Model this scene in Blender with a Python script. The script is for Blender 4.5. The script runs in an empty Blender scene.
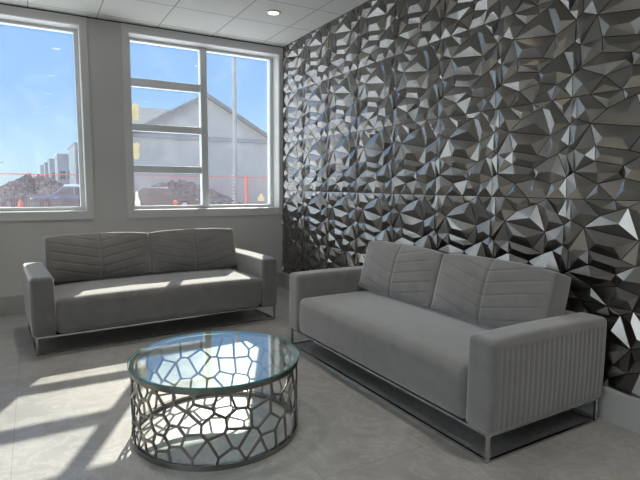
import bpy, bmesh, math, random
from mathutils import Vector, Matrix
from mathutils.geometry import delaunay_2d_cdt
random.seed(7)
PI = math.pi
scene = bpy.context.scene
C = scene.collection

# ------------------------------------------------------------------ helpers
def link(o, parent=None):
    C.objects.link(o)
    if parent: o.parent = parent
    return o

def obj(name, bm, mat, parent=None, smooth=False, loc=None, rotz=0.0):
    me = bpy.data.meshes.new(name)
    bmesh.ops.recalc_face_normals(bm, faces=bm.faces[:])
    bm.to_mesh(me); bm.free()
    for m in (mat if isinstance(mat, (list, tuple)) else [mat]): me.materials.append(m)
    if smooth:
        for p in me.polygons: p.use_smooth = True
    o = bpy.data.objects.new(name, me)
    link(o, parent)
    if loc is not None: o.location = loc
    o.rotation_euler.z = rotz
    return o

def tag(o, label=None, cat=None, group=None, kind=None):
    if label: o['label'] = label
    if cat: o['category'] = cat
    if group: o['group'] = group
    if kind: o['kind'] = kind
    return o

def empty(name, loc, rotz=0.0):
    o = bpy.data.objects.new(name, None); link(o)
    o.location = loc; o.rotation_euler.z = rotz; o.empty_display_size = .1
    return o

def struct(name, bm, mat, parent=None, **k):
    o = obj(name, bm, mat, parent, **k)
    if parent is None: o['kind'] = 'structure'
    return o

def copy_tree(o, parent=None):
    c = o.copy(); link(c, parent)
    for ch in list(o.children): copy_tree(ch, c)
    return c

def box(bm, x0, x1, y0, y1, z0, z1, mi=0):
    vs = [bm.verts.new((x, y, z)) for z in (z0, z1) for y in (y0, y1) for x in (x0, x1)]
    for f in ((0,2,3,1), (4,5,7,6), (0,1,5,4), (2,6,7,3), (0,4,6,2), (1,3,7,5)):
        bm.faces.new([vs[i] for i in f]).material_index = mi
    return vs

def bevel_all(bm, w, seg=2):
    bmesh.ops.bevel(bm, geom=bm.edges[:], offset=w, segments=seg, affect='EDGES', profile=.5)

def bbox(x0, x1, y0, y1, z0, z1, w=.002, seg=2):
    bm = bmesh.new(); box(bm, x0, x1, y0, y1, z0, z1); bevel_all(bm, w, seg); return bm

def prism(bm, pts, z0, z1, axis='z'):
    def P(a, b, c):
        return {'z': (a, b, c), 'y': (a, c, b), 'x': (c, a, b)}[axis]
    lo = [bm.verts.new(P(a, b, z0)) for a, b in pts]; hi = [bm.verts.new(P(a, b, z1)) for a, b in pts]
    n = len(pts)
    bm.faces.new(lo); bm.faces.new(hi[::-1])
    for i in range(n): bm.faces.new([lo[i], lo[(i+1) % n], hi[(i+1) % n], hi[i]])

def lathe(bm, prof, n=96, closed=True, cx=0, cy=0):
    rings = []
    for r, z in prof:
        rings.append([bm.verts.new((cx + r*math.cos(2*PI*k/n), cy + r*math.sin(2*PI*k/n), z)) for k in range(n)])
    m = len(prof)
    for i in range(m if closed else m-1):
        a, b = rings[i], rings[(i+1) % m]
        for k in range(n): bm.faces.new([a[k], a[(k+1) % n], b[(k+1) % n], b[k]])
    return rings

def samples(h, r, n, ne=4):
    """coordinates from -h to h, dense inside the rounded rim"""
    s = [-h + r*(1-math.cos(PI/2*i/ne)) for i in range(ne)]
    a = [-h + r + (2*h-2*r)*i/n for i in range(n+1)]
    return s + a + [-x for x in s[::-1]]

def softbox(hx, hy, hz, r, nx=6, ny=6, nz=6, disp=None, xs=None, ys=None, zs=None):
    """rounded box centred on the origin; disp(p, n) -> Vector offset"""
    xs = xs or samples(hx, r, nx); ys = ys or samples(hy, r, ny); zs = zs or samples(hz, r, nz)
    bm = bmesh.new()
    cache = {}
    def V(x, y, z):
        k = (round(x, 6), round(y, 6), round(z, 6))
        if k in cache: return cache[k]
        p = Vector((x, y, z))
        q = Vector((max(-hx+r, min(hx-r, x)), max(-hy+r, min(hy-r, y)), max(-hz+r, min(hz-r, z))))
        d = p - q
        n = d.normalized() if d.length > 1e-9 else Vector((0, 0, 1))
        p2 = q + n*r
        if disp: p2 = p2 + disp(p2, n)
        cache[k] = bm.verts.new(p2); return cache[k]
    def grid(A, B, f):
        for i in range(len(A)-1):
            for j in range(len(B)-1):
                vs = [f(A[i], B[j]), f(A[i+1], B[j]), f(A[i+1], B[j+1]), f(A[i], B[j+1])]
                if len(set(vs)) == 4: bm.faces.new(vs)
    for s in (-1, 1):
        grid(xs, ys, lambda a, b: V(a, b, s*hz))
        grid(xs, zs, lambda a, b: V(a, s*hy, b))
        grid(ys, zs, lambda a, b: V(s*hx, a, b))
    return bm

def shift(bm, v):
    bmesh.ops.translate(bm, verts=bm.verts[:], vec=v); return bm

# ------------------------------------------------------------------ materials
class N:
    def __init__(self, name):
        self.m = bpy.data.materials.new(name); self.m.use_nodes = True
        self.t = self.m.node_tree; self.t.nodes.clear()
        self.out = self.t.nodes.new('ShaderNodeOutputMaterial')
    def n(self, typ, **kw):
        nd = self.t.nodes.new(typ)
        for k, v in kw.items():
            if k == 'i':
                for kk, vv in v.items():
                    if hasattr(vv, 'is_output') or isinstance(vv, bpy.types.NodeSocket): self.t.links.new(vv, nd.inputs[kk])
                    else: nd.inputs[kk].default_value = vv
            else: setattr(nd, k, v)
        return nd
    def math(self, op, a, b=0.0, c=None):
        i = {0: a, 1: b}
        if c is not None: i[2] = c
        return self.n('ShaderNodeMath', operation=op, i=i).outputs[0]
    def ramp(self, fac, stops):
        r = self.n('ShaderNodeValToRGB', i={'Fac': fac})
        el = r.color_ramp.elements
        while len(el) < len(stops): el.new(.5)
        for e, (p, c) in zip(el, stops): e.position = p; e.color = (*c, 1)
        return r.outputs[0]
    def mix(self, fac, a, b):
        nd = self.n('ShaderNodeMix', data_type='RGBA')
        for s, v in ((nd.inputs[0], fac), (nd.inputs[6], a), (nd.inputs[7], b)):
            if isinstance(v, bpy.types.NodeSocket): self.t.links.new(v, s)
            else: s.default_value = v
        return nd.outputs[2]
    def coord(self, kind='Object'): return self.n('ShaderNodeTexCoord').outputs[kind]
    def done(self, shader):
        self.t.links.new(shader, self.out.inputs['Surface']); return self.m

def c4(c): return (*c, 1)

def plain(name, col, rough=.5, metal=0.0, spec=.5, noise=0.0, nscale=20.0, bump=0.0, bscale=200.0, sheen=0.0, coat=0.0):
    g = N(name)
    co = g.coord()
    i = {'Base Color': c4(col), 'Roughness': rough, 'Metallic': metal, 'Specular IOR Level': spec}
    if noise:
        nz = g.n('ShaderNodeTexNoise', i={'Vector': co, 'Scale': nscale, 'Detail': 5.0}).outputs['Fac']
        lo = tuple(max(0, x*(1-noise)) for x in col); hi = tuple(min(1, x*(1+noise)) for x in col)
        i['Base Color'] = g.ramp(nz, [(.25, lo), (.75, hi)])
    if sheen: i['Sheen Weight'] = sheen; i['Sheen Roughness'] = .5
    if coat: i['Coat Weight'] = coat; i['Coat Roughness'] = .1
    if bump:
        nz = g.n('ShaderNodeTexNoise', i={'Vector': co, 'Scale': bscale, 'Detail': 4.0}).outputs['Fac']
        i['Normal'] = g.n('ShaderNodeBump', i={'Height': nz, 'Strength': bump, 'Distance': .002}).outputs[0]
    return g.done(g.n('ShaderNodeBsdfPrincipled', i=i).outputs[0])

M = {}
M['wall_paint'] = plain('grey_wall_paint', (.68, .675, .665), .6, noise=.03, nscale=3)
M['dimmed_wall'] = plain('dimmed_unseen_wall', (.10, .10, .10), .6)  # unseen front wall, darkened to cut light bounced back at the sofa
M['trim_paint'] = plain('white_trim_paint', (.70, .70, .69), .4)
M['casing_paint'] = plain('grey_casing_paint', (.80, .795, .79), .45)
M['vinyl'] = plain('white_window_vinyl', (.84, .86, .87), .35)
M['baseboard'] = plain('baseboard_paint', (.46, .46, .46), .45)
M['fabric'] = plain('grey_suede_fabric', (.205, .200, .197), .85, spec=.2, noise=.14, nscale=9, bump=.25, bscale=350, sheen=1.0)
M['steel'] = plain('brushed_steel', (.50, .50, .51), .22, metal=1)
M['pewter'] = plain('pewter_metal', (.30, .285, .265), .28, metal=1, noise=.1, nscale=30)
M['panel'] = plain('gunmetal_panel', (.27, .26, .247), .23, metal=1.0, spec=.6, noise=.03, nscale=5)
M['dark_gap'] = plain('dark_shadow_gap', (.03, .03, .03), .8)
M['lamp_rim'] = plain('white_lamp_rim', (.8, .8, .78), .4)

def emis(name, col, s):
    g = N(name); return g.done(g.n('ShaderNodeEmission', i={'Color': c4(col), 'Strength': s}).outputs[0])
M['lamp_lens'] = emis('lamp_lens_glow', (1, .86, .62), 5.0)

def glass(name, tint, ior, haze=0.0, refl=1.0):
    g = N(name)
    tr = g.n('ShaderNodeBsdfTransparent', i={'Color': c4(tint)}).outputs[0]
    gl = g.n('ShaderNodeBsdfGlossy', i={'Color': (1, 1, 1, 1), 'Roughness': .0}).outputs[0]
    bf = g.n('ShaderNodeNewGeometry').outputs['Backfacing']
    fr = g.n('ShaderNodeFresnel', i={'IOR': g.math('MULTIPLY_ADD', bf, 1/ior-ior, ior)}).outputs[0]   # thin pane: same Fresnel from both sides
    if refl != 1.0: fr = g.math('MULTIPLY', fr, refl)
    s = g.n('ShaderNodeMixShader', i={0: fr, 1: tr, 2: gl}).outputs[0]
    if haze:
        co = g.coord()
        n1 = g.n('ShaderNodeTexNoise', i={'Vector': co, 'Scale': 2.4, 'Detail': 6.0, 'Roughness': .62, 'Distortion': 1.3}).outputs['Fac']
        n2 = g.n('ShaderNodeTexNoise', i={'Vector': co, 'Scale': 60.0, 'Detail': 3.0}).outputs['Fac']
        w = g.ramp(n1, [(.50, (.55, .55, .55)), (.74, (1, 1, 1))])
        f = g.math('MULTIPLY', g.math('MULTIPLY', w, g.math('ADD', n2, .4)), haze)
        df = g.n('ShaderNodeBsdfTranslucent', i={'Color': (.8, .82, .84, 1)}).outputs[0]
        s = g.n('ShaderNodeMixShader', i={0: f, 1: s, 2: df}).outputs[0]
    return g.done(s)
M['window_glass'] = glass('dusty_window_glass', (.97, .985, .98), 1.45, .055)
M['clear_glass'] = glass('clear_window_glass', (.97, .985, .98), 1.45)
M['table_glass'] = glass('table_glass', (.90, .965, .945), 1.68)
g = N('green_glass_edge')
M['glass_edge'] = g.done(g.n('ShaderNodeMixShader', i={0: .45,
    1: g.n('ShaderNodeBsdfTransparent', i={'Color': (.45, .75, .68, 1)}).outputs[0],
    2: g.n('ShaderNodeBsdfPrincipled', i={'Base Color': (.16, .36, .32, 1), 'Roughness': .08}).outputs[0]}).outputs[0])

# floor: grey marble-look porcelain with fine joints
g = N('grey_marble_floor')
co = g.coord('Object')
n0 = g.n('ShaderNodeTexNoise', i={'Vector': co, 'Scale': 1.3, 'Detail': 8.0, 'Roughness': .6, 'Distortion': 1.2}).outputs['Fac']
n1 = g.n('ShaderNodeTexNoise', i={'Vector': co, 'Scale': 4.0, 'Detail': 9.0, 'Roughness': .7, 'Distortion': .9}).outputs['Fac']
vein = g.math('ABSOLUTE', g.math('SUBTRACT', n1, .5))
base = g.ramp(n0, [(.3, (.25, .248, .24)), (.7, (.41, .407, .392))])
veins = g.ramp(vein, [(.0, (.54, .535, .515)), (.022, (.38, .376, .362)), (.09, (.31, .307, .297))])
col = g.mix(.42, base, veins)
sx = g.n('ShaderNodeSeparateXYZ', i={0: co})
fx = g.math('ABSOLUTE', g.math('SUBTRACT', g.math('FRACT', g.math('DIVIDE', g.math('ADD', sx.outputs[0], 2.915+12.2+.305), .61)), .5))
fy = g.math('ABSOLUTE', g.math('SUBTRACT', g.math('FRACT', g.math('DIVIDE', g.math('ADD', sx.outputs[1], 1.55+12.2+.61), 1.22)), .5))
jx = g.math('LESS_THAN', fx, .0022); jy = g.math('LESS_THAN', fy, .0011)
j = g.math('MULTIPLY', g.math('MAXIMUM', jx, jy), .55)
col = g.mix(j, col, (.10, .10, .098, 1))
rg = g.math('ADD', g.math('MULTIPLY', n1, .18), .22)
M['floor'] = g.done(g.n('ShaderNodeBsdfPrincipled', i={'Base Color': col, 'Roughness': rg, 'Specular IOR Level': .6}).outputs[0])

# ceiling: white lay-in tiles with thin tee joints
g = N('lay_in_ceiling')
co = g.coord('Object')
sx = g.n('ShaderNodeSeparateXYZ', i={0: co})
fx = g.math('ABSOLUTE', g.math('SUBTRACT', g.math('FRACT', g.math('DIVIDE', g.math('ADD', sx.outputs[0], .284+12.2+.305), .61)), .5))
fy = g.math('ABSOLUTE', g.math('SUBTRACT', g.math('FRACT', g.math('DIVIDE', g.math('ADD', sx.outputs[1], .765+12.4+.31), .62)), .5))
j = g.math('MAXIMUM', g.math('LESS_THAN', fx, .0085), g.math('LESS_THAN', fy, .0085))
edge = g.math('LESS_THAN', g.math('ABSOLUTE', g.math('ADD', sx.outputs[1], .075)), .003)
j = g.math('MULTIPLY', g.math('MAXIMUM', j, g.math('MULTIPLY', edge, .5)), .75)
nz = g.n('ShaderNodeTexNoise', i={'Vector': co, 'Scale': 120.0, 'Detail': 3.0}).outputs['Fac']
col = g.mix(j, g.ramp(nz, [(.3, (.74, .74, .72)), (.7, (.78, .78, .757))]), (.22, .22, .21, 1))
M['ceiling'] = g.done(g.n('ShaderNodeBsdfPrincipled', i={'Base Color': col, 'Roughness': .8, 'Specular IOR Level': .2}).outputs[0])

# ------------------------------------------------------------------ room shell
XL, YF, H = -4.4, -8.4, 3.0
WT = .26                                   # window wall thickness
W1 = (-4.043, -2.275); W2 = (-1.813, -.05); ZS, ZT = 1.017, 2.908
bm = bmesh.new(); box(bm, XL, .3, YF, WT, -.12, 0); struct('floor', bm, M['floor'])
bm = bmesh.new(); box(bm, XL, .3, YF, WT, H, H+.15); struct('ceiling', bm, M['ceiling'])
bm = bmesh.new()
box(bm, XL, .3, 0, WT, 0, ZS); box(bm, XL, .3, 0, WT, ZT, H)
for a, b in ((XL, W1[0]), (W1[1], W2[0]), (W2[1], .3)): box(bm, a, b, 0, WT, ZS, ZT)
struct('wall_back', bm, M['wall_paint'])
bm = bmesh.new(); box(bm, XL-.2, .3, YF-.2, YF, 0, H); struct('wall_front', bm, M['dimmed_wall'])

# faceted relief panels of the right wall
VAL = {'V0':(0.000,1.000),'S1':(0.054,1.000),'V1':(0.200,1.000),'W2':(0.519,1.000),'V2':(0.768,1.000),'V4':(0.376,0.845),'W':(0.544,0.906),'P13':(0.649,0.937),'A':(0.216,0.726),'Q':(0.910,0.838),'S2':(0.064,0.786),'B':(-0.007,0.738),'D':(-0.007,0.531),'F0':(0.056,0.486),'F':(0.066,0.268),'K':(0.290,0.368),'Ll':(0.284,0.507),'Lr':(0.616,0.453),'E':(0.769,0.644),'J':(0.754,0.411),'X':(0.576,0.313),'Y':(0.592,0.201),'Z':(0.872,0.457),'O':(-0.009,0.216),'M':(0.333,0.152),'N2':(0.809,0.152),'U3':(-0.001,0.000),'U0':(0.198,0.000),'U1':(0.511,0.000),'U2':(0.757,0.000)}
PK = {'p1':(0.405,0.924,0.6),'p2':(0.579,0.950,0.4),'r3':(0.181,0.861,0.9),'r5':(0.918,0.928,0.8),'r6':(1.022,0.816,0.5),'r8a':(0.089,0.709,0.65),'r8b':(0.066,0.550,0.65),'r9':(0.203,0.425,1),'r10a':(0.341,0.256,0.6),'r10b':(0.547,0.251,0.7),'r11a':(0.669,0.270,0.7),'r11b':(0.830,0.273,1),'r12a':(1.002,0.430,0.8),'r12b':(1.039,0.276,0.8),'r13':(0.591,0.785,1),'r13b':(0.764,0.903,0.7),'r13c':(0.836,0.762,0.9),'r14a':(0.372,0.581,0.8),'r14b':(0.562,0.566,0.9),'r15a':(0.838,0.557,0.9),'r15b':(0.924,0.586,0.9),'r16a':(0.349,0.426,0.5),'r16b':(0.584,0.385,0.7),'r17a':(0.610,0.093,0.7),'r17b':(0.725,0.091,0.7),'r18a':(0.885,0.093,0.6),'r18b':(0.930,0.095,0.7),'r19':(0.130,0.108,0.8),'r20':(0.348,0.069,0.6)}
PW, PH, PY0, PZ0, RELIEF = .5641, .592, .0117, .056, .024
GEMS = [('V1 V4 W W2', 'p1'), ('W2 W P13 V2', 'p2'), ('S1 V1 V4 A S2', 'r3'), ('V2 V0+ Q', 'r5'), ('V0+ S1+ S2+ B+ Q', 'r6'),
        ('B S2 A F0 D', 'r8a r8b'), ('A F0 F K Ll', 'r9'), ('F K X Y M', 'r10a r10b'), ('X J Z O+ N2 Y', 'r11a r11b'),
        ('Z D+ F0+ F+ O+', 'r12a r12b'), ('A V4 W P13 E', 'r13'), ('P13 V2 Q B+ E', 'r13b r13c'), ('A E Lr Ll', 'r14a r14b'),
        ('E B+ D+ Z J Lr', 'r15a r15b'), ('Ll Lr J X K', 'r16a r16b'), ('M Y N2 U2 U1', 'r17a r17b'), ('N2 O+ U3+ U2', 'r18a r18b'),
        ('O F M U0 U3', 'r19'), ('M U1 U0', 'r20')]
def gem_tris():
    out = []
    for poly, peaks in GEMS:
        pts = []
        for k in poly.split():
            u, v = VAL[k.rstrip('+')]
            pts.append((u + (1 if k.endswith('+') else 0), v, 0.0))
        n = len(pts)
        pk = [PK[k] for k in peaks.split()]
        outer = pts[:]
        area = sum(pts[i][0]*pts[(i+1) % n][1] - pts[(i+1) % n][0]*pts[i][1] for i in range(n))
        sg = 1 if area > 0 else -1
        ins = []
        for i in range(n):
            a, b, c = (Vector((q[0]*PW, q[1]*PH)) for q in (pts[i-1], pts[i], pts[(i+1) % n]))
            e1, e2 = (b-a).normalized(), (c-b).normalized()
            n1, n2 = Vector((-e1.y, e1.x))*sg, Vector((-e2.y, e2.x))*sg
            m = (n1+n2); m = m/max(.35, m.dot(n1))
            p = b + m*.0022
            ins.append((p.x/PW, p.y/PH, 0.0))
        for i in range(n):
            k = (i+1) % n
            lo = [(q[0], q[1], -.22) for q in (outer[i], outer[k])]  # steep skirt round each facet, added to make the creases dark
            out.append([lo[0], lo[1], ins[k]]); out.append([lo[0], ins[k], ins[i]])
        pts = ins
        pts += [(u, v, h) for u, v, h in pk]
        edges = [(n, n+1)] if len(pk) == 2 else []
        area = sum(pts[i][0]*pts[(i+1) % n][1] - pts[(i+1) % n][0]*pts[i][1] for i in range(n))
        face = list(range(n)) if area > 0 else list(range(n))[::-1]
        r = delaunay_2d_cdt([Vector(p[:2]) for p in pts], edges, [face], 1, 1e-5)
        src = r[3]
        for f in r[2]: out.append([pts[src[i][0]] for i in f])
    return out
TRIS = gem_tris()
bm = bmesh.new()
ncol, nrow = 16, 5
cache = {}
def relief_vert(y, z, h):
    k = (round(y, 4), round(z, 4))
    if k not in cache: cache[k] = bm.verts.new((.002 - RELIEF*h, y, z))
    return cache[k]
for c in range(-1, ncol):
    for r in range(nrow):
        for t in TRIS:
            vs = [relief_vert(PY0 - (c+u)*PW, PZ0 + (r+v)*PH, h) for u, v, h in t]
            if len(set(vs)) == 3:
                try: bm.faces.new(vs)
                except ValueError: pass
bmesh.ops.bisect_plane(bm, geom=bm.verts[:]+bm.edges[:]+bm.faces[:], plane_co=(0, -.002, 0), plane_no=(0, 1, 0), clear_outer=True)
bmesh.ops.bisect_plane(bm, geom=bm.verts[:]+bm.edges[:]+bm.faces[:], plane_co=(0, 0, H), plane_no=(0, 0, 1), clear_outer=True)
bmesh.ops.bisect_plane(bm, geom=bm.verts[:]+bm.edges[:]+bm.faces[:], plane_co=(0, YF, 0), plane_no=(0, -1, 0), clear_outer=True)
bmesh.ops.bisect_plane(bm, geom=bm.verts[:]+bm.edges[:]+bm.faces[:], plane_co=(0, 0, .191), plane_no=(0, 0, -1), clear_outer=True)
wr = struct('wall_right', bm, M['panel'])
bm = bmesh.new(); box(bm, .011, .3, YF, 0, 0, H); obj('backing', bm, M['dark_gap'], wr)

# left wall: unseen, its glazed opening placed and sized to light the room
bm = bmesh.new()
box(bm, XL-.2, XL, YF, WT, 0, .5); box(bm, XL-.2, XL, YF, WT, 2.85, H)
box(bm, XL-.2, XL, -4.0, WT, .5, 2.85); box(bm, XL-.2, XL, YF, -6.4, .5, 2.85)
struct('wall_left', bm, M['wall_paint'])
bm = bmesh.new()
ys = [-6.4 + 2.4*i/3 for i in range(4)]
for y in ys: box(bm, XL-.14, XL-.06, y-.03, y+.03, .5, 2.85)
w3 = struct('window_3', bm, M['vinyl'])
bm = bmesh.new(); box(bm, XL-.103, XL-.097, -6.4, -4.0, .5, 2.85); obj('glass_pane', bm, M['clear_glass'], w3)

# baseboards, shadow strip
def profile_board(bm, a0, a1, t, h, axis):
    pts = [(0, 0), (-t, 0), (-t, h-.012), (-t+.004, h-.003), (-t+.008, h), (0, h)]
    if axis == 'x': prism(bm, [(p[0], p[1]) for p in pts], a0, a1, 'x')   # runs along x: (x=c, y=a, z=b)
    else: prism(bm, [(p[0], p[1]) for p in pts], a0, a1, 'y')             # runs along y
bm = bmesh.new(); profile_board(bm, XL, -.016, .014, .188, 'x'); struct('baseboard_back', bm, M['baseboard'])
bm = bmesh.new(); profile_board(bm, YF, 0, .016, .190, 'y'); struct('baseboard_right', bm, M['baseboard'])
bm = bmesh.new(); box(bm, XL, 0, -.010, 0, 2.990, 2.9995); struct('shadow_strip_1', bm, M['dark_gap'])  # dark strip painted in for the shaded gap at the ceiling edge

# windows
def window(name, x0, x1):
    """white vinyl window in the opening x0..x1; mesh is the outer frame"""
    fy0, fy1 = .165, .245; fw = .047
    bm = bmesh.new()
    box(bm, x0, x0+fw, fy0, fy1, ZS, ZT); box(bm, x1-fw, x1, fy0, fy1, ZS, ZT)
    box(bm, x0+fw, x1-fw, fy0, fy1, ZS, ZS+.042); box(bm, x0+fw, x1-fw, fy0, fy1, ZT-.035, ZT)
    w = struct(name, bm, M['vinyl'])
    xm0 = x0 + .822; xm1 = xm0 + .078
    obj('mullion', bbox(xm0, xm1, fy0-.012, fy1, ZS+.042, ZT-.035, .004), M['vinyl'], w)
    for z0, z1 in ((2.387, 2.476), (1.902, 1.980), (1.436, 1.516)):
        obj('glazing_bar', bbox(x0+fw, xm0, fy0+.002, fy1-.004, z0, z1, .004), M['vinyl'], w)
    bm = bmesh.new(); box(bm, x0+fw, xm0, .204, .210, ZS+.042, ZT-.035); box(bm, xm1, x1-fw, .204, .210, ZS+.042, ZT-.035)
    obj('glass_pane', bm, M['window_glass'], w)
    # painted reveal lining and casing
    bm = bmesh.new()
    box(bm, x0-.001, x0+.006, -.004, fy0, ZS, ZT); box(bm, x1-.006, x1+.001, -.004, fy0, ZS, ZT)
    box(bm, x0, x1, -.004, fy0, ZS-.001, ZS+.006); box(bm, x0, x1, -.004, fy0, ZT-.006, ZT+.001)
    obj('reveal', bm, M['trim_paint'], w)
    bm = bmesh.new()
    cw = .066; xr = min(x1+cw, -.002)
    box(bm, x0-cw, x0, -.016, 0, ZS-.080, 2.988); box(bm, x1, xr, -.016, 0, ZS-.080, 2.988)
    box(bm, x0, x1, -.016, 0, ZS-.080, ZS); box(bm, x0, x1, -.016, 0, ZT, 2.988)
    obj('casing', bm, M['casing_paint'], w)
    return w
window('window_1', *W1)
window('window_2', *W2)

# downlights
LX, LY = (-.62, -2.42), (-1.10, -2.95, -4.78, -6.6)
bm = bmesh.new(); lathe(bm, [(.050, 2.9995), (.073, 2.9995), (.073, 2.996), (.066, 2.991), (.052, 2.991)], 40)
first = None
POS = {(-.62, -1.10): 'round white recessed downlight glowing in the ceiling near the right window'}
for x in LX:
    for y in LY:
        if first is None:
            first = root = empty('recessed_downlight', (x, y, 3.0))
            shift(bm, (0, 0, -3.0)); obj('rim', bm, M['lamp_rim'], root, smooth=True)
            b2 = bmesh.new(); lathe(b2, [(.0005, -.0045), (.051, -.0045), (.051, -.0075), (.0005, -.0085)], 40)
            obj('lens', b2, M['lamp_lens'], root, smooth=True)
        else:
            root = copy_tree(first); root.location = (x, y, 3.0)
        tag(root, POS.get((x, y), 'recessed ceiling downlight above the room, beyond the top edge of the photo'), 'ceiling light', 'recessed ceiling downlights')
        ld = bpy.data.lights.new('downlight_lamp', 'AREA'); ld.shape = 'DISK'; ld.size = .1
        ld.energy = 1.75; ld.color = (1, .93, .82); ld.spread = 1.3
        lo = bpy.data.objects.new('downlight_lamp', ld); link(lo, root); lo.location = (0, 0, -.012)

# ------------------------------------------------------------------ sofas
SL, SD, LH, AH, AW = 2.097, .916, .140, .602, .164   # soft body; the steel base is 11 mm shorter at each end
BL, BD = 2.075, .902
def make_sofa(name):
    root = empty(name, (0, 0, 0))
    hx, hy, hz = AW/2, SD/2, (AH-LH)/2
    nch = 22
    r = .030
    ysd = sorted(set([round(v, 5) for v in samples(hy, r, 2)] + [round(-hy+r + (2*hy-2*r)*i/(nch*6), 5) for i in range(nch*6+1)]))
    for s in (-1, 1):
        def disp(p, n, s=s):
            o = Vector((0, 0, 0))
            if s*n.x > .97:
                t = (p.y + hy - r)/(2*hy-2*r)*nch
                m = min(1, max(0, (hz-.042-p.z)/.012)) * (1 if 0 < t < nch else 0)
                o.x -= s*.0042*(1-abs(math.sin(PI*t))**.5)*m
            # gentle puff and a slight taper towards the bottom
            o.x += s*.004*(1-(p.z/hz)**2)*max(0, s*n.x)
            if n.z > .5: o.z += .006*(1-(p.y/hy)**2)
            return o
        zs = sorted(set([round(v, 5) for v in samples(hz, r, 6)] + [round(hz-.042-.003*k, 5) for k in range(6)]))
        b = softbox(hx, hy, hz, r, nx=4, ys=ysd, zs=zs, disp=disp)
        obj('arm', shift(b, (s*(SL/2-hx), 0, LH+hz)), M['fabric'], root, smooth=True)
    # bench seat
    sx, sy, sz = SL/2-AW-.0015, (SD-.14)/2, (.425-LH)/2
    def sd(p, n):
        o = Vector((0, 0, 0))
        if n.z > .2: o.z += .022*(1-(p.x/sx)**4)*(1-(p.y/sy)**2*.7)*n.z
        if n.y < -.3: o.y -= .006*(1-(p.z/sz)**2)
        return o
    b = softbox(sx, sy, sz, .05, nx=20, ny=10, nz=6, disp=sd)
    obj('seat', shift(b, (0, -SD/2+sy+.004, LH+sz)), M['fabric'], root, smooth=True)
    # low upholstered back
    b = softbox(SL/2-AW-.001, .075, (AH-LH-.01)/2, .03, nx=8, ny=3, nz=6)
    obj('backrest', shift(b, (0, SD/2-.075, LH+(AH-LH-.01)/2)), M['fabric'], root, smooth=True)
    # back cushions with chevron quilting and a centre seam
    cw, ch, ct = .438, .205, .078
    for s in (-1, 1):
        xs = samples(cw, .02, 84); zs = samples(ch, .02, 72)
        def cd(p, n):
            o = Vector((0, 0, 0))
            a, t = p.x/cw, p.z/ch
            puff = (1-abs(a)**3)*(1-abs(t)**3)
            if n.y < -.5:
                o.y -= .035*puff
                o.y += .013*math.exp(-(p.x/.007)**2)
                q = (p.z - .22*abs(p.x))/.078 + .35
                d = abs(q-round(q))*.078
                if abs(p.x) > .008 and abs(a) < .93 and abs(t) < .93: o.y += .0045*math.exp(-(d/.0042)**2)
            elif n.y > .5: o.y += .012*puff
            if abs(n.z) > .5: o.z += (.012*(1-a*a) - .012*abs(a)**6)*(1 if n.z > 0 else -.4)
            if abs(n.x) > .5: o.x += .006*(1-t*t)*(1 if n.x > 0 else -1)
            return o
        b = softbox(cw, ct, ch, .02, ny=3, xs=xs, zs=zs, disp=cd)
        bmesh.ops.rotate(b, verts=b.verts[:], cent=(0, 0, 0), matrix=Matrix.Rotation(-.27, 3, 'X'))
        obj('back_cushion', shift(b, (s*.4415, .243, .636)), M['fabric'], root, smooth=True)
    # black sheet added underneath to darken the space below the sofa
    obj('shade_sheet', bbox(-SL/2+.05, SL/2-.05, -SD/2+.05, SD/2-.05, LH-.006, LH+.012, .002), M['dark_gap'], root)
    # steel sled base
    w, x, y = .018, BL/2-.016, BD/2-.016
    for sx_ in (-1, 1):
        for sy_ in (-1, 1):
            obj('leg', bbox(sx_*x-w/2, sx_*x+w/2, sy_*y-w/2, sy_*y+w/2, .012, LH-.008), M['steel'], root)
    for s in (-1, 1):
        obj('floor_bar', bbox(-x-w/2, x+w/2, s*y-w/2, s*y+w/2, 0, .012), M['steel'], root)
        obj('floor_bar', bbox(s*x-w/2, s*x+w/2, -y+w/2, y-w/2, 0, .012), M['steel'], root)
    bm = bmesh.new()
    for s in (-1, 1):
        box(bm, -x-w/2, x+w/2, s*y-w/2, s*y+w/2, LH-.010, LH+.003)
        box(bm, s*x-w/2, s*x+w/2, -y+w/2, y-w/2, LH-.010, LH+.003)
    obj('top_rail', bm, M['steel'], root)
    return root
def place(o, corner, th, lx, ly):
    """put the local point (lx, ly) of the sofa on the floor point corner"""
    c, s = math.cos(th), math.sin(th)
    o.location = (corner[0] - (c*lx - s*ly), corner[1] - (s*lx + c*ly), 0); o.rotation_euler.z = th
s1 = make_sofa('sofa')
s2 = copy_tree(s1)
place(s1, (-2.811, -1.551), .064, -BL/2, -BD/2)
place(s2, (-.962, -4.273), 1.581-PI, BL/2, -BD/2)
tag(s1, 'grey upholstered sofa standing in front of the windows, its seat striped by sunlight', 'sofa', 'grey sofas')
tag(s2, 'grey upholstered sofa along the faceted panel wall, its ribbed arm facing the viewer', 'sofa', 'grey sofas')

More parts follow.
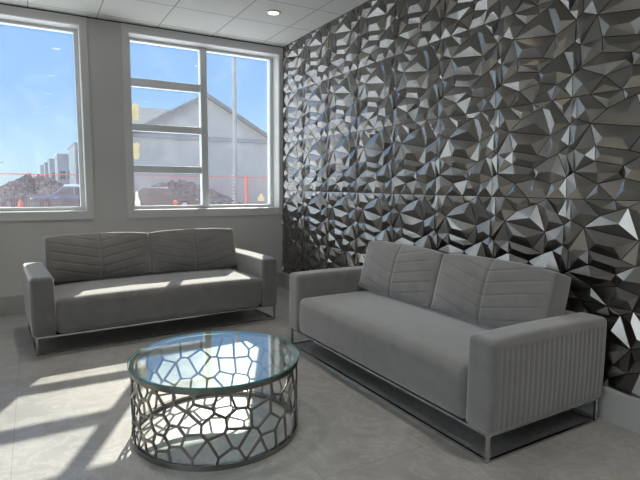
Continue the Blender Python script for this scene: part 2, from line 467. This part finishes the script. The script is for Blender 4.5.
# ------------------------------------------------------------------ coffee table
TX, TY, TR, TH = -1.955, -3.285, .447, .402
table = empty('coffee_table', (TX, TY, 0))
tag(table, 'round glass-topped coffee table with a pewter cell-pattern drum base', 'coffee table')
R0 = TR-.008
bm = bmesh.new(); lathe(bm, [(R0-.022, 0), (R0, 0), (R0, .026), (R0-.022, .026)], 128); obj('bottom_ring', bm, M['pewter'], table)
bm = bmesh.new(); lathe(bm, [(R0-.022, TH-.036), (R0, TH-.036), (R0, TH-.011), (R0-.022, TH-.011)], 128); obj('top_ring', bm, M['pewter'], table)
bm = bmesh.new(); lathe(bm, [(.0005, TH-.010), (TR-.004, TH-.010), (TR-.004, TH), (.0005, TH)], 128); top = obj('glass_top', bm, M['table_glass'], table)
bm = bmesh.new(); lathe(bm, [(TR-.004, TH-.0102), (TR-.001, TH-.0095), (TR, TH-.008), (TR, TH-.002), (TR-.001, TH-.0005), (TR-.004, TH+.0002)], 128)
tag(obj('glass_edge', bm, M['glass_edge'], top, smooth=True), 'green polished glass rim')
# Voronoi lattice wrapped round the drum
LZ0, LZ1 = .020, TH-.030; CIR = 2*PI*(R0-.004); Hh = LZ1-LZ0
rnd = random.Random(11)
NS = 104
seeds = []
while len(seeds) < NS:
    best = max(((rnd.random()*CIR, rnd.random()*Hh) for _ in range(5)), key=lambda q: min([math.hypot(min(abs(q[0]-a), CIR-abs(q[0]-a)), q[1]-b) for a, b in seeds] or [1]))
    seeds.append(best)
def cell(i):
    sx_, sy_ = seeds[i]
    poly = [(sx_-.25, 0), (sx_+.25, 0), (sx_+.25, Hh), (sx_-.25, Hh)]
    for jx, (a, b) in enumerate(seeds):
        for o in (-CIR, 0, CIR):
            if jx == i and o == 0: continue
            ax = a+o
            if abs(ax-sx_) > .5: continue
            mx, my, nx_, ny_ = (ax+sx_)/2, (b+sy_)/2, ax-sx_, b-sy_
            out = []
            for k in range(len(poly)):
                p, q = poly[k], poly[(k+1) % len(poly)]
                dp = (p[0]-mx)*nx_+(p[1]-my)*ny_; dq = (q[0]-mx)*nx_+(q[1]-my)*ny_
                if dp <= 0: out.append(p)
                if dp*dq < 0:
                    t = dp/(dp-dq); out.append((p[0]+t*(q[0]-p[0]), p[1]+t*(q[1]-p[1])))
            poly = out
    return poly
for _ in range(2):
    ns = []
    for i in range(NS):
        P = cell(i); A = sum(P[k][0]*P[(k+1) % len(P)][1]-P[(k+1) % len(P)][0]*P[k][1] for k in range(len(P)))/2
        cx = sum((P[k][0]+P[(k+1) % len(P)][0])*(P[k][0]*P[(k+1) % len(P)][1]-P[(k+1) % len(P)][0]*P[k][1]) for k in range(len(P)))/6/A
        cy = sum((P[k][1]+P[(k+1) % len(P)][1])*(P[k][0]*P[(k+1) % len(P)][1]-P[(k+1) % len(P)][0]*P[k][1]) for k in range(len(P)))/6/A
        ns.append(((seeds[i][0]*.4+cx*.6) % CIR, seeds[i][1]*.4+cy*.6))
    seeds = ns
def inset(P, d):
    n = len(P); out = []
    cx = sum(p[0] for p in P)/n; cy = sum(p[1] for p in P)/n
    # clip a copy by every edge moved inwards
    Q = P[:]
    for k in range(n):
        a, b = P[k], P[(k+1) % n]; ex, ey = b[0]-a[0], b[1]-a[1]; L = math.hypot(ex, ey)
        if L < 1e-6: continue
        nx_, ny_ = -ey/L, ex/L
        ox, oy = a[0]+nx_*d, a[1]+ny_*d
        res = []
        for m in range(len(Q)):
            p, q = Q[m], Q[(m+1) % len(Q)]
            dp = (p[0]-ox)*nx_+(p[1]-oy)*ny_; dq = (q[0]-ox)*nx_+(q[1]-oy)*ny_
            if dp >= 0: res.append(p)
            if dp*dq < 0:
                t = dp/(dp-dq); res.append((p[0]+t*(q[0]-p[0]), p[1]+t*(q[1]-p[1])))
        Q = res
        if len(Q) < 3: return None
    return Q
bm = bmesh.new()
RO, RI = R0-.003, R0-.011
def cyl(p, r): a = p[0]/CIR*2*PI; return (r*math.cos(a), r*math.sin(a), LZ0+p[1])
def resample(P, m):
    """m points evenly round the centroid angle"""
    n = len(P); cx = sum(p[0] for p in P)/n; cy = sum(p[1] for p in P)/n
    return cx, cy
def ray_hit(P, cx, cy, a):
    dx, dy = math.cos(a), math.sin(a); best = None
    for k in range(len(P)):
        p, q = P[k], P[(k+1) % len(P)]
        ex, ey = q[0]-p[0], q[1]-p[1]
        den = dx*ey-dy*ex
        if abs(den) < 1e-12: continue
        t = ((p[0]-cx)*ey-(p[1]-cy)*ex)/den; u = ((p[0]-cx)*dy-(p[1]-cy)*dx)/den
        if t > 0 and -1e-6 <= u <= 1+1e-6 and (best is None or t < best): best = t
    return (cx+dx*best, cy+dy*best) if best else None
for i in range(NS):
    P = cell(i)
    Q = inset(P, .0060)
    if not Q: continue
    n = len(Q); cx = sum(p[0] for p in Q)/n; cy = sum(p[1] for p in Q)/n
    angs = sorted([math.atan2(p[1]-cy, p[0]-cx) for p in P] + [math.atan2(p[1]-cy, p[0]-cx) for p in Q])
    angs = [a for k, a in enumerate(angs) if k == 0 or a-angs[k-1] > 1e-3]
    o_ = [ray_hit(P, cx, cy, a) for a in angs]; i_ = [ray_hit(Q, cx, cy, a) for a in angs]
    if None in o_ or None in i_: continue
    vo = [bm.verts.new(cyl(p, RO)) for p in o_]; vi = [bm.verts.new(cyl(p, RO)) for p in i_]
    wo = [bm.verts.new(cyl(p, RI)) for p in o_]; wi = [bm.verts.new(cyl(p, RI)) for p in i_]
    m = len(angs)
    for k in range(m):
        l = (k+1) % m
        bm.faces.new([vo[k], vo[l], vi[l], vi[k]]); bm.faces.new([wo[k], wi[k], wi[l], wo[l]])
        bm.faces.new([vi[k], vi[l], wi[l], wi[k]])
me_l = obj('lattice', bm, M['pewter'], table)

# ------------------------------------------------------------------ outdoors
M['asphalt'] = plain('grey_asphalt', (.16, .16, .165), .9, noise=.15, nscale=2)
GZ = -.35
g = N('snowy_ground')
co = g.coord()
nz = g.n('ShaderNodeTexNoise', i={'Vector': co, 'Scale': .22, 'Detail': 8.0, 'Roughness': .6}).outputs['Fac']
sxn = g.n('ShaderNodeSeparateXYZ', i={0: co})
side = g.math('MULTIPLY', g.math('ADD', sxn.outputs[0], 3.2), -.35)
near = g.n('ShaderNodeMapRange', i={0: sxn.outputs[1], 1: 14.0, 2: 21.0, 3: .3, 4: 0.0}).outputs[0]  # unseen extra snow by the building, added to bounce light onto the ceiling
f = g.math('ADD', g.math('ADD', nz, near), g.math('MINIMUM', g.math('MAXIMUM', side, -.06), .5))
M['ground'] = g.done(g.n('ShaderNodeBsdfPrincipled', i={'Base Color': g.ramp(f, [(.5, (.20, .18, .17)), (.6, (.80, .81, .83))]), 'Roughness': .9}).outputs[0])
bm = bmesh.new(); box(bm, -70, 90, WT+.02, 260, GZ-.3, GZ); tag(obj('ground', bm, M['ground']), kind='structure')
bm = bmesh.new(); box(bm, -70, XL-.21, -60, WT+.02, GZ-.3, GZ)
tag(obj('pavement', bm, M['asphalt']), kind='structure')  # unseen ground, kept dark to limit light coming in from the left

M['house_wall'] = plain('grey_house_siding', (.50, .485, .46), .8, noise=.06, nscale=1.5)
M['house_gable'] = plain('mauve_grey_siding', (.50, .475, .45), .8, noise=.08, nscale=1.0)
M['house_trim'] = plain('pale_house_trim', (.60, .60, .61), .7)
M['shingle'] = plain('grey_shingles', (.22, .215, .22), .9, noise=.35, nscale=3.5)
M['dark_eave'] = plain('dark_eave', (.30, .30, .31), .8)
M['far_wall'] = plain('slate_townhouse', (.22, .255, .28), .8, noise=.2, nscale=.6)
M['pole'] = plain('weathered_pole', (.30, .30, .31), .8, noise=.15, nscale=3)
M['orange'] = plain('orange_plastic', (.66, .15, .10), .6)
M['dirt'] = plain('brown_dirt', (.15, .135, .13), .95, noise=.9, nscale=3.5)
M['hedge'] = plain('dark_slats', (.075, .075, .085), .8, noise=.3, nscale=4)
M['blue_paint'] = plain('blue_car_paint', (.10, .16, .30), .3, coat=.6)
M['dark_paint'] = plain('charcoal_car_paint', (.05, .048, .05), .3, coat=.6)
M['car_glass'] = plain('dark_car_glass', (.05, .06, .07), .08)
M['tyre'] = plain('black_tyre', (.02, .02, .02), .8)
M['snow'] = plain('snow', (.85, .86, .88), .8, noise=.04, nscale=3)
def paper(name, col):
    g = N(name)
    nz = g.n('ShaderNodeTexNoise', i={'Vector': g.coord(), 'Scale': 25.0}).outputs['Fac']
    c = g.ramp(nz, [(.3, tuple(x*.9 for x in col)), (.7, col)])
    return g.done(g.n('ShaderNodeMixShader', i={0: .5, 1: g.n('ShaderNodeBsdfDiffuse', i={'Color': c}).outputs[0],
                                                2: g.n('ShaderNodeBsdfTranslucent', i={'Color': c}).outputs[0]}).outputs[0])
M['cream_paper'] = paper('cream_paper', (.84, .80, .66)); M['white_paper'] = paper('white_paper', (.9, .9, .89))

# gabled house
house = empty('house', (10.1, 36, GZ))
tag(house, 'large grey gabled house behind the orange fence, seen through the right window', 'house')
ez, pz, hw = 5.35, 9.15, 6.75
bm = bmesh.new(); prism(bm, [(-hw+.5, 0), (hw-.5, 0), (hw-.5, ez+.2), (0, pz-.25), (-hw+.5, ez+.2)], .3, 14, 'y'); obj('gable_wall', bm, M['house_gable'], house)
bm = bmesh.new()
for s in (-1, 1):
    prism(bm, [(0, pz), (s*hw, ez), (s*hw, ez-.22), (0, pz-.24)] if s > 0 else [(0, pz), (0, pz-.24), (s*hw, ez-.22), (s*hw, ez)], -.2, 14.3, 'y')
obj('roof', bm, M['shingle'], house)
bm = bmesh.new()
for s in (-1, 1): prism(bm, [(0, pz+.02), (s*hw, ez+.02), (s*hw, ez-.30), (0, pz-.32)], -.28, -.2, 'y')
obj('fascia', bm, M['shingle'], house)
bm = bmesh.new(); box(bm, -hw+.4, hw-.4, .1, .3, ez-.05, ez+.28); obj('eave_band', bm, M['dark_eave'], house)
bm = bmesh.new(); box(bm, -7.9, -hw+.5, 2.2, 12, 0, ez+.1); obj('wing_wall', bm, M['house_wall'], house)
bm = bmesh.new(); prism(bm, [(1.4, ez-.2), (7.0, 8.55), (12.6, ez-.2), (12.6, ez-.4), (7, 8.3), (1.4, ez-.4)], -8.2, -.5, 'x'); obj('wing_roof', bm, M['shingle'], house)
bm = bmesh.new(); box(bm, -8.2, -hw+.5, 1.3, 1.45, ez-.5, ez-.15); obj('gutter', bm, M['dark_eave'], house)

# row of townhouses receding into the distance
TH_ = [(1.62, 58, 5.70, 6.0), (.95, 86, 5.95, 3.5), (.35, 104, 5.75, 2.6), (-.02, 125, 5.75, 2.6), (-.62, 148, 5.85, 2.6)]
TLAB = ['nearest and tallest of the dark townhouses beyond the left window', 'second dark townhouse of the receding row beyond the left window',
        'middle dark townhouse of the receding row beyond the left window', 'fourth dark townhouse of the receding row beyond the left window', 'farthest and lowest dark townhouse of the row beyond the left window']
for (x, Y, zt, w), lab in zip(TH_, TLAB):
    r = empty('townhouse', (x, Y, GZ)); tag(r, lab, 'building', 'townhouses on the horizon')
    b = bmesh.new(); box(b, 0, w, 0, 11, 0, zt-GZ); obj('wall', b, M['far_wall'], r)
    b = bmesh.new(); box(b, -.08, w+.1, -.1, 11.1, zt-GZ, zt-GZ+.18); obj('parapet', b, M['house_trim'] if Y == 86 else M['far_wall'], r)
    for k in range(2):
        b = bmesh.new(); box(b, .3+k*1.2, 1.1+k*1.2, -.04, .02, 2.3, 3.6); obj('window', b, M['car_glass'], r)

# utility pole
pole = empty('utility_pole', (8.62, 25.2, GZ)); tag(pole, 'tall grey utility pole standing before the gabled house', 'pole')
bm = bmesh.new(); lathe(bm, [(.0005, 0), (.15, 0), (.115, 14), (.0005, 14)], 24); obj('shaft', bm, M['pole'], pole, smooth=False)
bm = bmesh.new(); box(bm, -.9, .9, -.17, -.05, 12.9, 13.05); obj('crossarm', bm, M['pole'], pole)
for k in range(9): obj('rung', bbox(-.30, -.10, -.16, -.1, .45+.22*k, .52+.22*k, .005), M['house_trim'], pole)
thin = empty('street_lamp', (-6.6, 70, GZ)); tag(thin, 'thin distant lamp post on the horizon at the left edge of the left window', 'lamp post')
bm = bmesh.new(); lathe(bm, [(.0005, 0), (.12, 0), (.07, 4.2), (.0005, 4.2)], 12); obj('shaft', bm, M['pole'], thin)
bm = bmesh.new(); box(bm, 0, .8, -.1, .1, 4.1, 4.2); obj('lamp_head', bm, M['pole'], thin)

# orange safety fence
FY = 22.0
fence = empty('safety_fence', (0, FY, GZ)); tag(fence, 'long orange plastic safety fence running outside both windows', 'fence')
bm = bmesh.new(); box(bm, -12, 16, -.015, .015, 2.05, 2.10); obj('top_band', bm, M['orange'], fence)
bm = bmesh.new(); box(bm, -12, 16, -.015, .015, .40, .47); obj('bottom_band', bm, M['orange'], fence)
bm = bmesh.new()
x = -12
while x < 16: box(bm, x, x+.005, -.004, .004, .47, 2.03); x += .12
z = .55
while z < 2.0: box(bm, -12, 16, -.004, .004, z, z+.005); z += .12
tag(obj('netting', bm, M['orange'], fence), kind='stuff')
for x in (-9, -4.9, .55, 8.12, 13.6):
    bm = bmesh.new(); lathe(bm, [(.0005, 0), (.10, 0), (.10, 2.13), (.0005, 2.13)], 16); o = obj('post', bm, M['orange'], fence); o.location.x = x

# traffic cone
cone = empty('traffic_cone', (-3.30, 22.6, GZ)); tag(cone, 'small orange traffic cone in front of the low dark fence outside the left window', 'cone')
bm = bmesh.new(); lathe(bm, [(.0005, .05), (.22, .05), (.05, .85), (.0005, .85)], 24); obj('body', bm, M['orange'], cone, smooth=False)
bm = bmesh.new(); box(bm, -.28, .28, -.28, .28, 0, .05); obj('base', bm, M['orange'], cone)
ball = empty('marker_buoy', (4.20, 22.9, GZ)); tag(ball, 'small round orange marker beside the dark car outside the right window', 'marker')
bm = bmesh.new(); bmesh.ops.create_uvsphere(bm, u_segments=20, v_segments=12, radius=.13); obj('head', shift(bm, (0, 0, .62)), M['orange'], ball, smooth=True)
bm = bmesh.new(); lathe(bm, [(.0005, 0), (.09, 0), (.03, .1), (.03, .5), (.0005, .5)], 16); obj('stem', bm, M['orange'], ball)

# low dark slatted fence and rubble mound
low = empty('low_fence', (-2.0, 24.2, GZ)); tag(low, 'low dark slatted fence at the foot of the rubble mound outside the left window', 'fence')
bm = bmesh.new()
for k in range(46): box(bm, -1.75+.11*k, -1.75+.11*k+.085, -.02, .02, 0, .88+.04*math.sin(k*1.3))
obj('slats', bm, M['hedge'], low)
bm = bmesh.new(); box(bm, -1.8, 3.3, -.05, -.02, .70, .78); box(bm, -1.8, 3.3, -.05, -.02, .2, .28); obj('rail', bm, M['hedge'], low)
def mound(name, cx, cy, rx, ry, h, mat, label, cat, seed):
    rr = random.Random(seed); bm = bmesh.new(); n, m = 60, 16
    ctr = bm.verts.new((cx, cy, GZ+h)); rings = []
    for i in range(1, m+1):
        t = i/m
        ring = []
        for k in range(n):
            a = 2*PI*k/n
            hh = h*(1-t**1.6) * (1+.25*math.sin(3*a+seed)) + (rr.random()-.5)*.34*h*(1-t)
            ring.append(bm.verts.new((cx+rx*t*math.cos(a), cy+ry*t*math.sin(a), GZ+max(0, hh)-.02*(t == 1))))
        rings.append(ring)
    for k in range(n): bm.faces.new([ctr, rings[0][k], rings[0][(k+1) % n]])
    for i in range(m-1):
        for k in range(n): bm.faces.new([rings[i][k], rings[i+1][k], rings[i+1][(k+1) % n], rings[i][(k+1) % n]])
    return tag(obj(name, bm, mat), label, cat)
mound('rubble_mound', -2.6, 38, 4.3, 3.2, 1.75, M['dirt'], 'brown mound of dirt and rubble in front of the far townhouses', 'mound', 3)
mound('dirt_pile', 6.6, 32.6, 5.5, 2.3, 1.5, M['dirt'], 'brown heap of soil behind the dark car, in front of the gabled house', 'mound', 9)

# cars
def car(name, loc, rotz, paint, label, snowy=False):
    r = empty(name, loc, rotz); tag(r, label, 'car')
    prof = [(-2.25, .28), (2.2, .28), (2.28, .55), (2.1, .80), (1.1, .92), (-1.5, .95), (-2.2, .90), (-2.3, .6)]
    bm = bmesh.new(); prism(bm, prof, -.86, .86, 'y'); bevel_all(bm, .05, 2); obj('body', bm, paint, r)
    cab = [(1.15, .90), (.45, 1.42), (-.9, 1.45), (-1.75, .93)]
    bm = bmesh.new(); prism(bm, cab, -.74, .74, 'y'); bevel_all(bm, .05, 2); cabo = obj('cabin', bm, paint, r)
    bm = bmesh.new()
    prism(bm, [(.95, .97), (.42, 1.34), (-.15, 1.36), (-.15, .97)], -.75, .75, 'y'); prism(bm, [(-.25, .97), (-.25, 1.36), (-.85, 1.37), (-1.45, .97)], -.75, .75, 'y')
    obj('side_window', bm, M['car_glass'], cabo)
    for sx_ in (-1.4, 1.4):
        for sy_ in (-1, 1):
            bm = bmesh.new(); lathe(bm, [(.0005, -.1), (.33, -.1), (.33, .1), (.0005, .1)], 24)
            bmesh.ops.rotate(bm, verts=bm.verts[:], cent=(0, 0, 0), matrix=Matrix.Rotation(PI/2, 3, 'X'))
            w = obj('wheel', bm, M['tyre'], r); w.location = (sx_, sy_*.8, .33)
            bm = bmesh.new(); lathe(bm, [(.0005, -.11), (.19, -.11), (.19, .11), (.0005, .11)], 16)
            bmesh.ops.rotate(bm, verts=bm.verts[:], cent=(0, 0, 0), matrix=Matrix.Rotation(PI/2, 3, 'X')); obj('rim', bm, M['steel'], w)
    for sy_ in (-1, 1):
        obj('headlight', bbox(2.16, 2.27, sy_*.62-.16, sy_*.62+.16, .6, .74, .01), M['trim_paint'], r)
    if snowy:
        b = softbox(.62, .68, .07, .06, 8, 6, 2); obj('snow_cap', shift(b, (-.22, 0, 1.50)), M['snow'], r, smooth=True)
    return r
car('car', (4.05, 26.6, GZ), 0.0, M['dark_paint'], 'charcoal sedan parked behind the orange fence, seen through the left panes of the right window')
car('car', (-.55, 30.5, GZ), PI-.15, M['blue_paint'], 'blue car with a snow-covered roof seen at the right of the left window', True)

# paper notices stuck to the inside of the glass
def sheet(name, pts, mat, label):
    bm = bmesh.new(); prism(bm, pts, .2005, .2035, 'y')
    return tag(obj(name, bm, mat), label, 'paper', 'papers stuck to the glass')
sheet('paper_notice', [(-1.764, 2.01), (-1.69, 2.02), (-1.685, 2.19), (-1.71, 2.2), (-1.722, 2.215), (-1.745, 2.21), (-1.764, 2.15)], M['cream_paper'], 'cream paper scrap on the left edge of the second pane of the right window')
sheet('paper_notice', [(-1.764, 1.60), (-1.735, 1.585), (-1.705, 1.59), (-1.692, 1.64), (-1.698, 1.70), (-1.685, 1.755), (-1.715, 1.775), (-1.74, 1.765), (-1.764, 1.77)], M['cream_paper'], 'ragged cream paper scrap on the left edge of the third pane of the right window')
sheet('paper_notice', [(-1.764, 1.062), (-1.70, 1.062), (-1.705, 1.12), (-1.72, 1.16), (-1.725, 1.22), (-1.745, 1.23), (-1.755, 1.15)], M['white_paper'], 'white torn paper in the bottom left corner of the right window')
sheet('paper_notice', [(-.255, 1.10), (-.165, 1.10), (-.165, 1.155), (-.185, 1.155), (-.185, 1.195), (-.232, 1.195), (-.232, 1.155), (-.255, 1.155)], M['cream_paper'], 'stepped cream paper sticker low on the right pane of the right window')

# ------------------------------------------------------------------ light
sd = bpy.data.lights.new('sun', 'SUN'); sd.energy = 10.3; sd.angle = .009; sd.color = (1, .94, .83)
so = bpy.data.objects.new('sun', sd); link(so)
d = Vector((.478, 1.0, .79)).normalized()
so.rotation_euler = d.to_track_quat('Z', 'Y').to_euler(); so.location = (12, 26, 14)

w = bpy.data.worlds.new('sky'); scene.world = w; w.use_nodes = True
nt = w.node_tree; nt.nodes.clear()
def wn(t, **kw):
    nd = nt.nodes.new(t)
    for k, v in kw.items():
        if k == 'i':
            for kk, vv in v.items():
                if isinstance(vv, bpy.types.NodeSocket): nt.links.new(vv, nd.inputs[kk])
                else: nd.inputs[kk].default_value = vv
        else: setattr(nd, k, v)
    return nd
tc = wn('ShaderNodeTexCoord').outputs['Generated']
sp = wn('ShaderNodeSeparateXYZ', i={0: tc})
r = wn('ShaderNodeValToRGB', i={'Fac': sp.outputs[2]})
el = r.color_ramp.elements
SK = [(0.0, (.60, .83, .98)), (.05, (.50, .77, .98)), (.16, (.28, .56, .97)), (.32, (.18, .44, .95)), (1.0, (.14, .36, .85))]
while len(el) < len(SK): el.new(.5)
for e, (p, c) in zip(el, SK): e.position = p; e.color = (*c, 1)
# unseen western sky brightened, added to light the room from the left
wf = wn('ShaderNodeMapRange', i={0: sp.outputs[0], 1: -.25, 2: -.75, 3: 0.0, 4: 1.0}).outputs[0]
nzw = wn('ShaderNodeTexNoise', i={'Vector': tc, 'Scale': 3.0, 'Detail': 5.0}).outputs['Fac']
wf2 = wn('ShaderNodeMath', operation='MULTIPLY', i={0: wf, 1: wn('ShaderNodeMapRange', i={0: nzw, 1: .3, 2: .6, 3: .6, 4: 1.0}).outputs[0]}).outputs[0]
mx = wn('ShaderNodeMix', data_type='RGBA'); nt.links.new(wf2, mx.inputs[0]); nt.links.new(r.outputs[0], mx.inputs[6]); mx.inputs[7].default_value = (3.1, 3.3, 3.5, 1)
bg = wn('ShaderNodeBackground', i={'Color': mx.outputs[2], 'Strength': 1.0})
nt.links.new(bg.outputs[0], wn('ShaderNodeOutputWorld').inputs['Surface'])

# ------------------------------------------------------------------ camera
cd_ = bpy.data.cameras.new('camera'); cam = bpy.data.objects.new('camera', cd_); link(cam)
cd_.sensor_width = 36; cd_.lens = 503.35/640*36; cd_.clip_start = .05; cd_.clip_end = 600
yaw, pitch, roll = .518, .109, .007
cy, sy, cp, spp = math.cos(yaw), math.sin(yaw), math.cos(pitch), math.sin(pitch)
fwd = Vector((sy*cp, cy*cp, -spp)); rt = Vector((cy, -sy, 0)); up = rt.cross(fwd)
rt2 = math.cos(roll)*rt + math.sin(roll)*up; up2 = -math.sin(roll)*rt + math.cos(roll)*up
mt = Matrix((rt2, up2, -fwd)).transposed().to_4x4(); mt.translation = Vector((-2.771, -5.833, 1.312))
cam.matrix_world = mt
scene.camera = cam
scene.view_settings.view_transform = 'Standard'; scene.view_settings.look = 'None'
scene.view_settings.exposure = 0.0; scene.view_settings.gamma = 1.0; scene.view_settings.use_curve_mapping = False
